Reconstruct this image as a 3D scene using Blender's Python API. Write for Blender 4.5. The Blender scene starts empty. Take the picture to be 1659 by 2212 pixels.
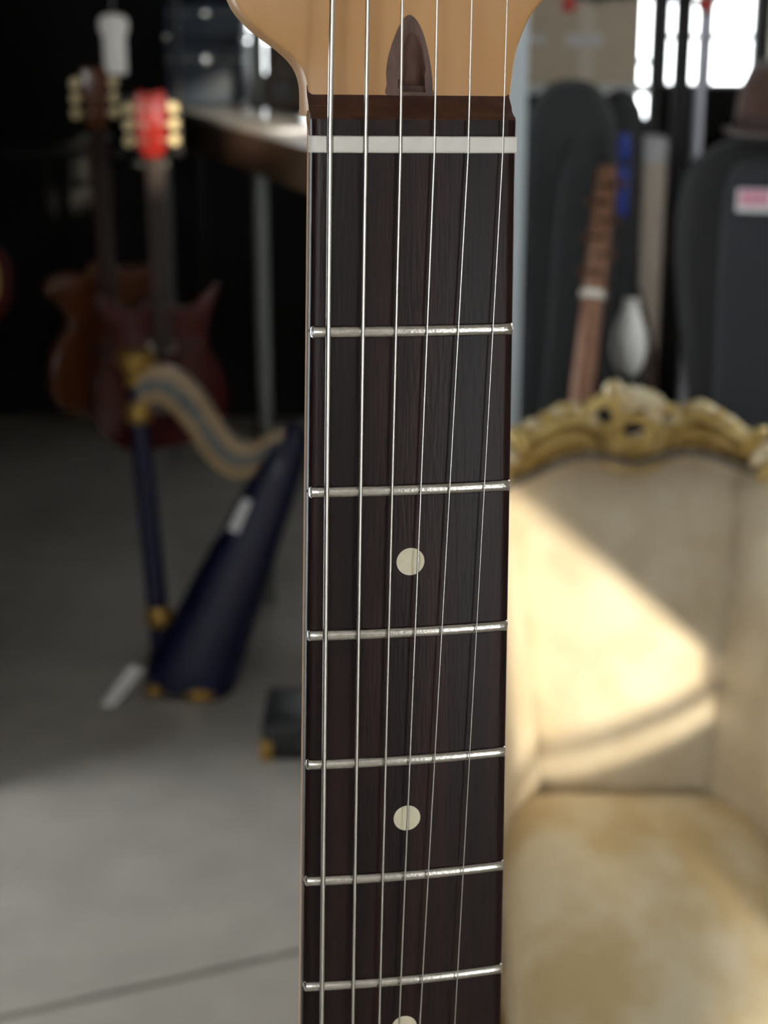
import bpy, bmesh, math, random
from mathutils import Matrix, Vector
random.seed(7)
scene = bpy.context.scene
COL = scene.collection
PI = math.pi

# ------------------------------------------------------------------ camera
CAM_H = 1.6
PITCH = math.radians(17)
cam_data = bpy.data.cameras.new('camera')
cam = bpy.data.objects.new('camera', cam_data)
COL.objects.link(cam)
cam.location = (0, 0, CAM_H)
cam.rotation_euler = (PI / 2 - PITCH, 0, 0)
cam_data.sensor_fit = 'HORIZONTAL'
cam_data.sensor_width = 36
cam_data.lens = 36 * 3323 / 1659
cam_data.clip_start = 0.01
cam_data.clip_end = 200
cam_data.dof.use_dof = True
cam_data.dof.focus_distance = 0.332
cam_data.dof.aperture_fstop = 23
scene.camera = cam

# ------------------------------------------------------------------ sky, sun, exposure
world = bpy.data.worlds.new('sky')
scene.world = world
world.use_nodes = True
bg = world.node_tree.nodes['Background']
bg.inputs[0].default_value = (0.94, 0.97, 1.0, 1)
bg.inputs[1].default_value = 7.0

sun_data = bpy.data.lights.new('sun', 'SUN')
sun_data.energy = 4.4
sun_data.color = (1.0, 0.87, 0.66)
sun_data.angle = math.radians(0.6)
sun = bpy.data.objects.new('sun', sun_data)
COL.objects.link(sun)
SUN_DIR = Vector((-0.30, 1.0, -0.125)).normalized()
sun.rotation_euler = SUN_DIR.to_track_quat('-Z', 'Y').to_euler()
sun.location = (6, -14, 4)

vs = scene.view_settings
vs.view_transform = 'Standard'
vs.look = 'None'
vs.gamma = 1
vs.use_curve_mapping = False
vs.exposure = 0.38
scene.cycles.max_bounces = 8
scene.cycles.sample_clamp_indirect = 6

# ------------------------------------------------------------------ materials
def mat(name, col, rough=0.5, metal=0.0, col2=None, scale=8.0, stretch=(1, 1, 1), detail=4,
        contrast=(0.35, 0.65), bump=0.0, bump_scale=None, spec=0.5, coat=0.0, sheen=0.0, coat_rough=0.1):
    m = bpy.data.materials.new(name)
    m.use_nodes = True
    nt = m.node_tree
    p = nt.nodes['Principled BSDF']
    p.inputs['Base Color'].default_value = (*col, 1)
    p.inputs['Roughness'].default_value = rough
    p.inputs['Metallic'].default_value = metal
    p.inputs['Specular IOR Level'].default_value = spec
    p.inputs['Coat Weight'].default_value = coat
    p.inputs['Coat Roughness'].default_value = coat_rough
    p.inputs['Sheen Weight'].default_value = sheen
    tc = nt.nodes.new('ShaderNodeTexCoord')
    mp = nt.nodes.new('ShaderNodeMapping')
    mp.inputs['Scale'].default_value = stretch
    nt.links.new(tc.outputs['Object'], mp.inputs['Vector'])
    nz = nt.nodes.new('ShaderNodeTexNoise')
    nz.inputs['Scale'].default_value = scale
    nz.inputs['Detail'].default_value = detail
    nt.links.new(mp.outputs[0], nz.inputs['Vector'])
    if col2 is not None:
        cr = nt.nodes.new('ShaderNodeValToRGB')
        cr.color_ramp.elements[0].position = contrast[0]
        cr.color_ramp.elements[1].position = contrast[1]
        cr.color_ramp.elements[0].color = (*col, 1)
        cr.color_ramp.elements[1].color = (*col2, 1)
        nt.links.new(nz.outputs['Fac'], cr.inputs['Fac'])
        nt.links.new(cr.outputs['Color'], p.inputs['Base Color'])
    if bump:
        n2 = nz
        if bump_scale:
            n2 = nt.nodes.new('ShaderNodeTexNoise')
            n2.inputs['Scale'].default_value = bump_scale
            nt.links.new(mp.outputs[0], n2.inputs['Vector'])
        b = nt.nodes.new('ShaderNodeBump')
        b.inputs['Strength'].default_value = bump
        b.inputs['Distance'].default_value = 0.002
        nt.links.new(n2.outputs['Fac'], b.inputs['Height'])
        nt.links.new(b.outputs['Normal'], p.inputs['Normal'])
    return m

def rosewood():
    m = mat('rosewood', (0.0100, 0.0030, 0.0032), 0.36, col2=(0.023, 0.0066, 0.0062), scale=260, stretch=(1, 0.05, 1), detail=6, spec=0.26)
    nt = m.node_tree
    p = nt.nodes['Principled BSDF']
    base = p.inputs['Base Color'].links[0].from_socket
    tc = next(n for n in nt.nodes if n.type == 'TEX_COORD')
    # broad streaks running with the grain
    mp = nt.nodes.new('ShaderNodeMapping')
    mp.inputs['Scale'].default_value = (1, 0.02, 1)
    nt.links.new(tc.outputs['Object'], mp.inputs['Vector'])
    n = nt.nodes.new('ShaderNodeTexNoise')
    n.inputs['Scale'].default_value = 85
    n.inputs['Detail'].default_value = 3
    nt.links.new(mp.outputs[0], n.inputs['Vector'])
    r = nt.nodes.new('ShaderNodeValToRGB')
    r.color_ramp.elements[0].position = 0.40
    r.color_ramp.elements[1].position = 0.66
    r.color_ramp.elements[0].color = (0.55, 0.5, 0.5, 1)
    r.color_ramp.elements[1].color = (1.5, 1.25, 1.15, 1)
    nt.links.new(n.outputs['Fac'], r.inputs['Fac'])
    mx = nt.nodes.new('ShaderNodeMix')
    mx.data_type = 'RGBA'
    mx.blend_type = 'MULTIPLY'
    mx.inputs['Factor'].default_value = 1
    nt.links.new(base, mx.inputs['A'])
    nt.links.new(r.outputs['Color'], mx.inputs['B'])
    # dark open pores, short dashes
    mp2 = nt.nodes.new('ShaderNodeMapping')
    mp2.inputs['Scale'].default_value = (1, 0.09, 1)
    nt.links.new(tc.outputs['Object'], mp2.inputs['Vector'])
    n2 = nt.nodes.new('ShaderNodeTexNoise')
    n2.inputs['Scale'].default_value = 1500
    n2.inputs['Detail'].default_value = 1
    nt.links.new(mp2.outputs[0], n2.inputs['Vector'])
    r2 = nt.nodes.new('ShaderNodeValToRGB')
    r2.color_ramp.elements[0].position = 0.30
    r2.color_ramp.elements[1].position = 0.40
    r2.color_ramp.elements[0].color = (0.35, 0.35, 0.35, 1)
    r2.color_ramp.elements[1].color = (1, 1, 1, 1)
    nt.links.new(n2.outputs['Fac'], r2.inputs['Fac'])
    mx2 = nt.nodes.new('ShaderNodeMix')
    mx2.data_type = 'RGBA'
    mx2.blend_type = 'MULTIPLY'
    mx2.inputs['Factor'].default_value = 1
    nt.links.new(mx.outputs['Result'], mx2.inputs['A'])
    nt.links.new(r2.outputs['Color'], mx2.inputs['B'])
    nt.links.new(mx2.outputs['Result'], p.inputs['Base Color'])
    b = nt.nodes.new('ShaderNodeBump')
    b.inputs['Strength'].default_value = 0.25
    b.inputs['Distance'].default_value = 0.0002
    nt.links.new(n2.outputs['Fac'], b.inputs['Height'])
    nt.links.new(b.outputs['Normal'], p.inputs['Normal'])
    return m

def glass_pane():
    m = bpy.data.materials.new('window_glass')
    m.use_nodes = True
    nt = m.node_tree
    nt.nodes.clear()
    out = nt.nodes.new('ShaderNodeOutputMaterial')
    mix = nt.nodes.new('ShaderNodeMixShader')
    mix.inputs[0].default_value = 0.05
    t = nt.nodes.new('ShaderNodeBsdfTransparent')
    t.inputs[0].default_value = (0.97, 0.98, 0.97, 1)
    g = nt.nodes.new('ShaderNodeBsdfGlossy')
    g.inputs['Roughness'].default_value = 0.05
    nt.links.new(t.outputs[0], mix.inputs[1])
    nt.links.new(g.outputs[0], mix.inputs[2])
    nt.links.new(mix.outputs[0], out.inputs[0])
    return m

M = {}
M['maple'] = mat('satin_maple', (0.56, 0.29, 0.105), 0.38, col2=(0.68, 0.375, 0.155), scale=55, stretch=(1, 0.16, 1), detail=6, contrast=(0.3, 0.7), spec=0.4)
M['rosewood'] = rosewood()
M['rosewood_end_lit'] = mat('rosewood_end_grain_lit', (0.040, 0.013, 0.009), 0.5, col2=(0.075, 0.026, 0.016), scale=420, stretch=(1, .5, 1), detail=5)  # reddish end grain, lightened to stand in for light from above
M['walnut'] = mat('walnut', (0.085, 0.040, 0.028), 0.5, col2=(0.150, 0.078, 0.056), scale=500, stretch=(1, 0.35, 1), detail=5, spec=0.5)
M['bone'] = mat('bone', (0.80, 0.77, 0.70), 0.35, col2=(0.85, 0.82, 0.76), scale=300, spec=0.5)
M['dot'] = mat('cream_inlay', (0.76, 0.68, 0.49), 0.4, col2=(0.80, 0.725, 0.54), scale=400)
M['nickel'] = mat('fret_nickel', (0.72, 0.69, 0.64), 0.22, 1.0, col2=(0.62, 0.59, 0.54), scale=900, bump=0.05, bump_scale=1500)
M['steel'] = mat('string_steel', (0.82, 0.80, 0.76), 0.24, 1.0)
M['wound'] = mat('wound_steel', (0.80, 0.78, 0.73), 0.28, 1.0)
M['chrome'] = mat('chrome', (0.8, 0.8, 0.8), 0.12, 1.0)
M['sunburst'] = mat('lacquer_black', (0.02, 0.02, 0.022), 0.15, coat=0.5)
M['pickguard'] = mat('pickguard_white', (0.7, 0.68, 0.62), 0.3)
M['floor'] = mat('floor_vinyl', (0.40, 0.375, 0.335), 0.62, col2=(0.46, 0.43, 0.385), scale=6, detail=6, spec=0.2)
M['joint'] = mat('floor_joint', (0.10, 0.09, 0.08), 0.8)
M['wall_dark'] = mat('wall_charcoal', (0.006, 0.006, 0.007), 0.8, col2=(0.010, 0.010, 0.012), scale=3)
M['wall_warm'] = mat('wall_plaster', (0.50, 0.44, 0.36), 0.8, col2=(0.56, 0.49, 0.41), scale=4)
M['ceiling'] = mat('ceiling_paint', (0.62, 0.60, 0.57), 0.9)
M['white_paint'] = mat('white_paint', (0.72, 0.74, 0.76), 0.45)
M['post_paint'] = mat('column_paint', (0.50, 0.56, 0.61), 0.35)
M['glass'] = glass_pane()
M['curtain'] = mat('curtain_cloth', (0.30, 0.25, 0.19), 0.9, col2=(0.34, 0.28, 0.21), scale=30)
M['cream'] = mat('cream_damask', (0.70, 0.60, 0.45), 0.62, col2=(0.79, 0.70, 0.55), scale=11, detail=3, contrast=(0.42, 0.6), sheen=0.25, bump=0.15, bump_scale=300)
M['seat'] = mat('gold_damask', (0.70, 0.53, 0.27), 0.6, col2=(0.86, 0.74, 0.52), scale=9, stretch=(1, 0.6, 1), detail=4, contrast=(0.40, 0.58), sheen=0.25, bump=0.2, bump_scale=300)
M['gilt'] = mat('gilt_wood', (0.48, 0.33, 0.10), 0.40, 0.35, col2=(0.80, 0.63, 0.28), scale=30, detail=5)
M['gilt_pale'] = mat('gilt_worn', (0.60, 0.45, 0.20), 0.45, 0.2, col2=(0.90, 0.83, 0.64), scale=34, detail=5)
M['braid'] = mat('grey_braid', (0.10, 0.085, 0.075), 0.85, col2=(0.26, 0.23, 0.20), scale=130)
M['harp_blue'] = mat('harp_blue', (0.004, 0.005, 0.032), 0.45, col2=(0.007, 0.008, 0.045), scale=5, coat=0.1)
M['harp_gold'] = mat('harp_gold', (0.42, 0.26, 0.06), 0.4, 0.6)
M['harp_tan'] = mat('harp_tan', (0.42, 0.29, 0.15), 0.45, col2=(0.36, 0.25, 0.13), scale=20)
M['harp_slate'] = mat('harp_slate', (0.075, 0.095, 0.13), 0.4, col2=(0.20, 0.18, 0.15), scale=26)
M['amber'] = mat('amber_lacquer', (0.075, 0.020, 0.006), 0.3, col2=(0.105, 0.030, 0.008), scale=6, stretch=(4, 1, 0.5), coat=0.6)
M['cherry'] = mat('cherry_lacquer', (0.05, 0.005, 0.0045), 0.25, col2=(0.07, 0.007, 0.005), scale=6, coat=0.6)
M['honey'] = mat('honey_lacquer', (0.52, 0.33, 0.10), 0.2, col2=(0.60, 0.40, 0.14), scale=8, coat=0.6)
M['red'] = mat('red_lacquer', (0.34, 0.018, 0.012), 0.3, coat=0.4)
M['dark_wood'] = mat('dark_fretboard', (0.03, 0.015, 0.012), 0.5)
M['ivory'] = mat('ivory_button', (0.88, 0.72, 0.42), 0.25)
M['black'] = mat('black_plastic', (0.012, 0.012, 0.013), 0.45)
M['black_metal'] = mat('black_metal', (0.012, 0.012, 0.013), 0.4, 0.3)
M['nylon'] = mat('black_nylon', (0.004, 0.0045, 0.0055), 0.75, col2=(0.007, 0.0075, 0.009), scale=60, sheen=0.15, bump=0.3, bump_scale=500)
M['nylon_grey'] = mat('charcoal_nylon', (0.0095, 0.011, 0.013), 0.7, col2=(0.014, 0.016, 0.019), scale=60, sheen=0.2, bump=0.3, bump_scale=500)
M['navy_nylon'] = mat('navy_nylon', (0.012, 0.0135, 0.021), 0.7, col2=(0.016, 0.018, 0.026), scale=50, sheen=0.2, bump=0.3, bump_scale=500)
M['blue_label'] = mat('blue_label', (0.014, 0.035, 0.26), 0.5)
M['pink_label'] = mat('pink_print', (0.72, 0.36, 0.46), 0.6, col2=(0.66, 0.30, 0.42), scale=60)
M['white_label'] = mat('white_label', (0.80, 0.80, 0.84), 0.6)
M['cardboard'] = mat('cardboard', (0.64, 0.54, 0.41), 0.85, col2=(0.68, 0.575, 0.44), scale=14)
M['paper_tan'] = mat('tan_paper', (0.76, 0.65, 0.56), 0.8, col2=(0.80, 0.69, 0.59), scale=10)
M['brown_case'] = mat('brown_leather', (0.060, 0.036, 0.022), 0.55, col2=(0.085, 0.052, 0.032), scale=30)
M['felt'] = mat('brown_felt', (0.050, 0.018, 0.011), 0.9, col2=(0.066, 0.025, 0.015), scale=40, sheen=0.3)
M['felt_band'] = mat('dark_band', (0.03, 0.010, 0.010), 0.7)
M['lute_wood'] = mat('lute_wood', (0.22, 0.10, 0.058), 0.4, col2=(0.31, 0.155, 0.088), scale=30, stretch=(3, 3, 0.4))
M['lute_peg'] = mat('lute_peg', (0.09, 0.04, 0.02), 0.4)
M['ceramic'] = mat('white_ceramic', (0.92, 0.91, 0.88), 0.3)
M['counter'] = mat('counter_wood', (0.050, 0.026, 0.012), 0.5, col2=(0.075, 0.040, 0.020), scale=14, stretch=(1, 1, 6))
M['counter_top'] = mat('counter_marble', (0.82, 0.79, 0.76), 0.2, col2=(0.88, 0.85, 0.82), scale=6)
M['grey_metal'] = mat('grey_metal', (0.20, 0.21, 0.20), 0.45, 0.2)
M['lavender'] = mat('pale_tube', (0.50, 0.50, 0.58), 0.35, 0.2)
M['blue_case'] = mat('blue_case', (0.020, 0.032, 0.055), 0.55, col2=(0.026, 0.040, 0.066), scale=12)
M['speaker_cloth'] = mat('brown_cloth', (0.07, 0.05, 0.04), 0.9, col2=(0.12, 0.09, 0.07), scale=60)
M['paper'] = mat('white_paper', (0.78, 0.76, 0.76), 0.7)
M['lantern'] = mat('lantern_paper_glow', (0.84, 0.84, 0.80), 0.7)
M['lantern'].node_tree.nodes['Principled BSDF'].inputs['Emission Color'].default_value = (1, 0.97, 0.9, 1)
M['lantern'].node_tree.nodes['Principled BSDF'].inputs['Emission Strength'].default_value = 0.10  # weak glow added to lift the brightness of the paper
M['garland'] = mat('garland_green', (0.012, 0.022, 0.014), 0.8)
M['bauble'] = mat('bauble_glass', (0.7, 0.68, 0.72), 0.15, 0.6)

# ------------------------------------------------------------------ mesh helpers
def obj(name, verts, faces, m, parent=None, smooth=True, bevel=0.0, bseg=2, subsurf=0, xf=None, angle=40):
    me = bpy.data.meshes.new(name)
    if xf is not None:
        verts = [xf @ Vector(v) for v in verts]
    me.from_pydata([tuple(v) for v in verts], [], faces)
    bm = bmesh.new()
    bm.from_mesh(me)
    bmesh.ops.recalc_face_normals(bm, faces=bm.faces)
    if bevel:
        es = [e for e in bm.edges if len(e.link_faces) == 2 and e.calc_face_angle(0) > math.radians(35)]
        bmesh.ops.bevel(bm, geom=es, offset=bevel, segments=bseg, affect='EDGES', profile=0.5, clamp_overlap=True)
    bm.to_mesh(me)
    bm.free()
    if smooth:
        me.polygons.foreach_set('use_smooth', [True] * len(me.polygons))
        if not subsurf:
            me.set_sharp_from_angle(angle=math.radians(angle))
    me.materials.append(M[m] if isinstance(m, str) else m)
    o = bpy.data.objects.new(name, me)
    COL.objects.link(o)
    if subsurf:
        s = o.modifiers.new('subsurf', 'SUBSURF')
        s.levels = s.render_levels = subsurf
    if parent is not None:
        o.parent = parent
    return o

def tag(o, label, cat, group=None, kind=None):
    o['label'] = label
    o['category'] = cat
    if group:
        o['group'] = group
    if kind:
        o['kind'] = kind
    return o

def thing(name, label, cat, loc=(0, 0, 0), rotz=0.0, group=None):
    o = bpy.data.objects.new(name, None)
    o.empty_display_size = 0.05
    COL.objects.link(o)
    o.location = loc
    o.rotation_euler = (0, 0, rotz)
    return tag(o, label, cat, group)

def struct(name, verts, faces, m, **k):
    o = obj(name, verts, faces, m, **k)
    if k.get('parent') is None:
        o['kind'] = 'structure'
    return o

def vbox(x0, x1, y0, y1, z0, z1):
    v = [(x, y, z) for z in (z0, z1) for y in (y0, y1) for x in (x0, x1)]
    f = [(0, 1, 3, 2), (4, 6, 7, 5), (0, 4, 5, 1), (1, 5, 7, 3), (3, 7, 6, 2), (2, 6, 4, 0)]
    return v, f

def join(*parts):
    V, F = [], []
    for v, f in parts:
        n = len(V)
        V += [tuple(p) for p in v]
        F += [tuple(i + n for i in q) for q in f]
    return V, F

def loft(rings, closed=True, caps=True):
    n = len(rings[0])
    V = [tuple(p) for r in rings for p in r]
    F = []
    for i in range(len(rings) - 1):
        for j in range(n if closed else n - 1):
            a, b = i * n + j, i * n + (j + 1) % n
            F.append((a, b, b + n, a + n))
    if caps and closed:
        F.append(tuple(range(n - 1, -1, -1)))
        F.append(tuple(range((len(rings) - 1) * n, len(rings) * n)))
    return V, F

def tube(path, rad, seg=10, caps=True):
    pts = [Vector(p) for p in path]
    rings = []
    up = None
    for i, p in enumerate(pts):
        t = (pts[min(i + 1, len(pts) - 1)] - pts[max(i - 1, 0)]).normalized()
        if up is None:
            up = Vector((0, 0, 1)) if abs(t.z) < 0.9 else Vector((0, 1, 0))
        a = t.cross(up).normalized()
        b = a.cross(t).normalized()
        up = b
        r = rad[i] if isinstance(rad, (list, tuple)) else rad
        rings.append([p + (a * math.cos(2 * PI * k / seg) + b * math.sin(2 * PI * k / seg)) * r for k in range(seg)])
    return loft(rings, True, caps)

def lathe(prof, seg=24, c=(0, 0, 0)):
    rings = [[(c[0] + r * math.cos(2 * PI * k / seg), c[1] + r * math.sin(2 * PI * k / seg), c[2] + z) for k in range(seg)] for r, z in prof]
    return loft(rings)

def prism(outline, d0, d1, plane='xz'):
    """outline in a 2D plane, extruded along the third axis"""
    def P(a, b, d):
        return (a, d, b) if plane == 'xz' else (a, b, d)
    n = len(outline)
    V = [P(a, b, d0) for a, b in outline] + [P(a, b, d1) for a, b in outline]
    F = [tuple(range(n - 1, -1, -1)), tuple(range(n, 2 * n))]
    F += [(i, (i + 1) % n, (i + 1) % n + n, i + n) for i in range(n)]
    return V, F

def spline(pts, n=8, closed=False):
    """Catmull-Rom through the points"""
    P = [Vector(p) for p in pts]
    out = []
    m = len(P)
    rng = range(m) if closed else range(m - 1)
    for i in rng:
        p1, p2 = P[i], P[(i + 1) % m]
        p0 = P[(i - 1) % m] if closed or i > 0 else p1 * 2 - p2
        p3 = P[(i + 2) % m] if closed or i + 2 < m else p2 * 2 - p1
        for k in range(n):
            t = k / n
            out.append(0.5 * ((2 * p1) + (p2 - p0) * t + (2 * p0 - 5 * p1 + 4 * p2 - p3) * t * t + (3 * p1 - p0 - 3 * p2 + p3) * t ** 3))
    if not closed:
        out.append(P[-1])
    return out

def ellipsoid(c, r, seg=10, rings=6, tilt=0.0):
    V, F = [], []
    R = []
    for i in range(rings + 1):
        a = -PI / 2 + PI * i / rings
        ring = []
        for k in range(seg):
            x = r[0] * math.cos(a) * math.cos(2 * PI * k / seg)
            y = r[1] * math.cos(a) * math.sin(2 * PI * k / seg)
            z = r[2] * math.sin(a)
            x, z = x * math.cos(tilt) + z * math.sin(tilt), -x * math.sin(tilt) + z * math.cos(tilt)
            ring.append((c[0] + x, c[1] + y, c[2] + z))
        R.append(ring)
    return loft(R)

def torus(c, R, r, tilt=0.0, seg=18, sub=8, sx=1.0):
    rings = []
    for i in range(seg + 1):
        a = 2 * PI * i / seg
        ring = []
        for k in range(sub):
            b = 2 * PI * k / sub
            x = (R + r * math.cos(b)) * math.cos(a) * sx
            z = (R + r * math.cos(b)) * math.sin(a)
            y = r * math.sin(b)
            x, z = x * math.cos(tilt) + z * math.sin(tilt), -x * math.sin(tilt) + z * math.cos(tilt)
            ring.append((c[0] + x, c[1] + y, c[2] + z))
        rings.append(ring)
    return loft(rings, True, False)

# ================================================================== THE ROOM
# floor: two vinyl sheets meeting at a recessed joint
fl = struct('floor', *vbox(-2.63, 1.6, -4.2, 6.7, -0.06, -0.010), 'joint')
jp, jd = Vector((-0.40, 2.371, 0)), Vector((0.505, 0.204, 0)).normalized()
jn = Vector((-jd.y, jd.x, 0))
def jx(x, off):
    q = jp + jn * off
    return q.y + (x - q.x) * jd.y / jd.x
for nm, o0, y_end in (('floor_sheet', -0.007, -4.2), ('floor_sheet', 0.007, 6.7)):
    a, b = jx(-2.63, o0), jx(1.6, o0)
    ol = [(-2.63, a), (1.6, b), (1.6, y_end), (-2.63, y_end)]
    obj(nm, *prism(ol, -0.010, 0.0, 'xy'), 'floor', fl, smooth=False)

struct('ceiling', *vbox(-2.73, 1.75, -4.3, 3.08, 2.9, 3.0), 'ceiling', smooth=False)
struct('ceiling_far', *vbox(-2.73, 1.75, 3.08, 6.85, 2.9, 3.0), 'wall_dark', smooth=False)  # far half made dark to cut bounce light on the far floor

def wall_with_holes(name, m, axis, c0, c1, a0, a1, z0, z1, holes):
    """a wall slab (thickness c0..c1) along a0..a1 with rectangular openings (a, b, zlo, zhi)"""
    As = sorted({a0, a1, *[h[0] for h in holes], *[h[1] for h in holes]})
    Zs = sorted({z0, z1, *[h[2] for h in holes], *[h[3] for h in holes]})
    parts = []
    for i in range(len(As) - 1):
        run = None
        for k in range(len(Zs) - 1):
            am, zm = (As[i] + As[i + 1]) / 2, (Zs[k] + Zs[k + 1]) / 2
            if any(h[0] < am < h[1] and h[2] < zm < h[3] for h in holes):
                continue
            if axis == 'y':
                parts.append(vbox(c0, c1, As[i], As[i + 1], Zs[k], Zs[k + 1]))
            else:
                parts.append(vbox(As[i], As[i + 1], c0, c1, Zs[k], Zs[k + 1]))
    return struct(name, *join(*parts), m, smooth=False)

# left and rear walls with added fill windows, and an added light-blocking partition
RW = [(-1.7, 0.1, 1.2, 2.45)]
LW = [(1.70, 3.0, 0.15, 2.0)]
wall_with_holes('wall_left', 'wall_dark', 'y', -2.73, -2.63, -4.2, 6.85, -0.06, 2.9, LW)
wall_with_holes('wall_rear', 'wall_warm', 'x', -4.3, -4.2, -2.73, 1.75, -0.06, 2.9, RW)
struct('wall_light_block', *vbox(-2.63, -0.97, 3.07, 3.15, 0.0, 2.9), 'wall_dark', smooth=False)  # unseen stub added to keep left-window light off the far floor
# right wall: unseen openings shaped to aim low sun, plus an added fill window
WIN = [(-2.80, -1.16, 1.03, 2.08), (-2.80, -1.88, 0.30, 1.018), (-3.62, -1.75, 2.14, 2.42), (2.3, 2.95, 1.25, 2.2)]
wall_with_holes('wall_right', 'wall_warm', 'y', 1.6, 1.70, -4.2, 6.85, -0.06, 2.9, WIN)
# far wall: dark on the left, bright windows on the right and one behind the counter
BW = [(1.00, 1.135, 1.28, 2.0), (1.175, 1.335, 1.42, 2.0), (1.36, 1.56, 1.42, 2.0), (-0.60, -0.10, 1.46, 1.95)]
wall_with_holes('wall_far', 'wall_dark', 'x', 6.7, 6.8, -2.63, 1.6, -0.06, 2.9, BW)

def window(name, axis, c, h, bars_z=(), bars_a=(), t=0.03, m='white_paint'):
    a0, a1, z0, z1 = h
    def B(p0, p1, q0, q1, th=t):
        return vbox(c - th / 2, c + th / 2, p0, p1, q0, q1) if axis == 'y' else vbox(p0, p1, c - th / 2, c + th / 2, q0, q1)
    fr = struct(name, *join(B(a0, a0 + .02, z0, z1), B(a1 - .02, a1, z0, z1), B(a0 + .02, a1 - .02, z0, z0 + .012), B(a0 + .02, a1 - .02, z1 - .02, z1)), m, smooth=False)
    obj('pane', *B(a0 + .02, a1 - .02, z0 + .012, z1 - .02, 0.004), 'glass', fr, smooth=False)
    for z in bars_z:
        obj('glazing_bar', *B(a0 + .02, a1 - .02, z - .012, z + .012, t * .8), m, fr, smooth=False)
    for a in bars_a:
        obj('glazing_bar', *B(a - .010, a + .010, z0 + .012, z1 - .02, t * .6), m, fr, smooth=False)
    return fr
window('window_1', 'y', 1.65, WIN[0], bars_z=(1.092,))
window('window_2', 'y', 1.65, WIN[1])
window('window_3', 'y', 1.65, WIN[2])
window('fill_window_8', 'y', 1.65, WIN[3], bars_z=(1.72,))  # unseen window added to light the bags and carton
window('fill_window_9', 'x', -4.25, RW[0], bars_z=(1.6,), bars_a=(-.8,))  # unseen rear window added as front fill on the guitar neck
window('fill_window_10', 'y', -2.68, LW[0], bars_z=(1.3,), bars_a=(2.45,))  # unseen left window added to brighten the near floor and chair
window('window_4', 'x', 6.75, BW[0], bars_z=(1.52, 1.86))
window('window_5', 'x', 6.75, BW[1], bars_z=(1.62,))
window('window_6', 'x', 6.75, BW[2], bars_z=(1.62,))
window('window_7', 'x', 6.75, BW[3], bars_z=(1.80,))

# curtain added out of view on the long window to trim the sun patch
cur = thing('sun_cut_curtain', 'unseen beige curtain added to cut the sun patch diagonally, tied back at the long window', 'curtain', (1.54, -1.0, 0))
rings = []
N = 70
for k in range(N + 1):
    s = k / N
    yt = -0.80 - 2.95 * s                       # along the rod
    yb = -0.90 - 0.10 * s                       # gathered at the tie
    x = 0.018 * math.sin(k * 1.55)
    col = []
    for q in range(15):
        u = q / 14
        z = 2.10 + (1.045 - 2.10) * u
        y = yt + (yb - yt) * u
        # sweep: the leading edge runs from the tie up along a shallow slope
        col.append((x * (1 - .6 * u), y + 1.0, z))
    rings.append(col)
V = [p for r in rings for p in r]
F = [(i * 15 + j, i * 15 + j + 1, (i + 1) * 15 + j + 1, (i + 1) * 15 + j) for i in range(N) for j in range(14)]
# lower edge of the sweep: slope 0.39 per metre, as a hanging swag
V = [(x, y, z) for x, y, z in V]
c_o = obj('cloth', V, F, 'curtain', cur)
sol = c_o.modifiers.new('thick', 'SOLIDIFY')
sol.thickness = 0.004
tl = []
for k in range(12):
    tl.append((0.02 * math.sin(k * 1.9), 0.02 - 0.018 * k * 0.6, 1.06))
rings = [[(p[0], p[1], 1.06 - 0.75 * u) for u in [j / 6 for j in range(7)]] for p in tl]
V = [p for r in rings for p in r]
F = [(i * 7 + j, i * 7 + j + 1, (i + 1) * 7 + j + 1, (i + 1) * 7 + j) for i in range(11) for j in range(6)]
c2 = obj('tail', V, F, 'curtain', cur)
c2.modifiers.new('thick', 'SOLIDIFY').thickness = 0.004
obj('rod', *tube([(0.0, 0.26, 2.11), (0.0, -2.85, 2.11)], 0.012), 'black_metal', cur)
obj('tie_band', *torus((0, 0, 1.06), 0.05, 0.012), 'gilt', cur)

# painted column behind the guitar neck
col_o = struct('trim_1', *vbox(0.15, 0.270, 3.0, 3.12, 0.0, 2.9), 'post_paint', bevel=0.006)

# ================================================================== THE ELECTRIC GUITAR
# local axes: x across the board (treble +), y towards the headstock, z out of the board; millimetres; y = 0 is the nut
BASE = -790.0
Rw = Matrix(((0.98375, 0.008644, 0.179331), (0.178954, 0.033365, -0.983292), (-0.014483, 0.999406, 0.031276))).to_4x4()
POSE = Matrix.Translation((0.0065316, 0.320569, 1.578377)) @ Rw @ Matrix.Translation((0, BASE / 1000, 0))
gt = thing('electric_guitar', 'electric guitar with maple neck, dark rosewood fingerboard and white nut', 'guitar')
gt.matrix_world = POSE
MM = Matrix.Translation((0, -BASE / 1000, 0)) @ Matrix.Scale(0.001, 4)
SC, RAD = 647.7, 241.0
def fy(n):
    return -SC * (1 - 2 ** (-n / 12))
def hw(y):
    return (42.5 + (51.8 - 42.5) * (-y) / (SC / 2)) / 2 if y < 0 else 21.25
def arc(x):
    return math.sqrt(RAD * RAD - x * x) - RAD

def gpart(name, vf, m, parent=None, **k):
    return obj(name, vf[0], vf[1], m, parent or gt, xf=MM, **k)

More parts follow.
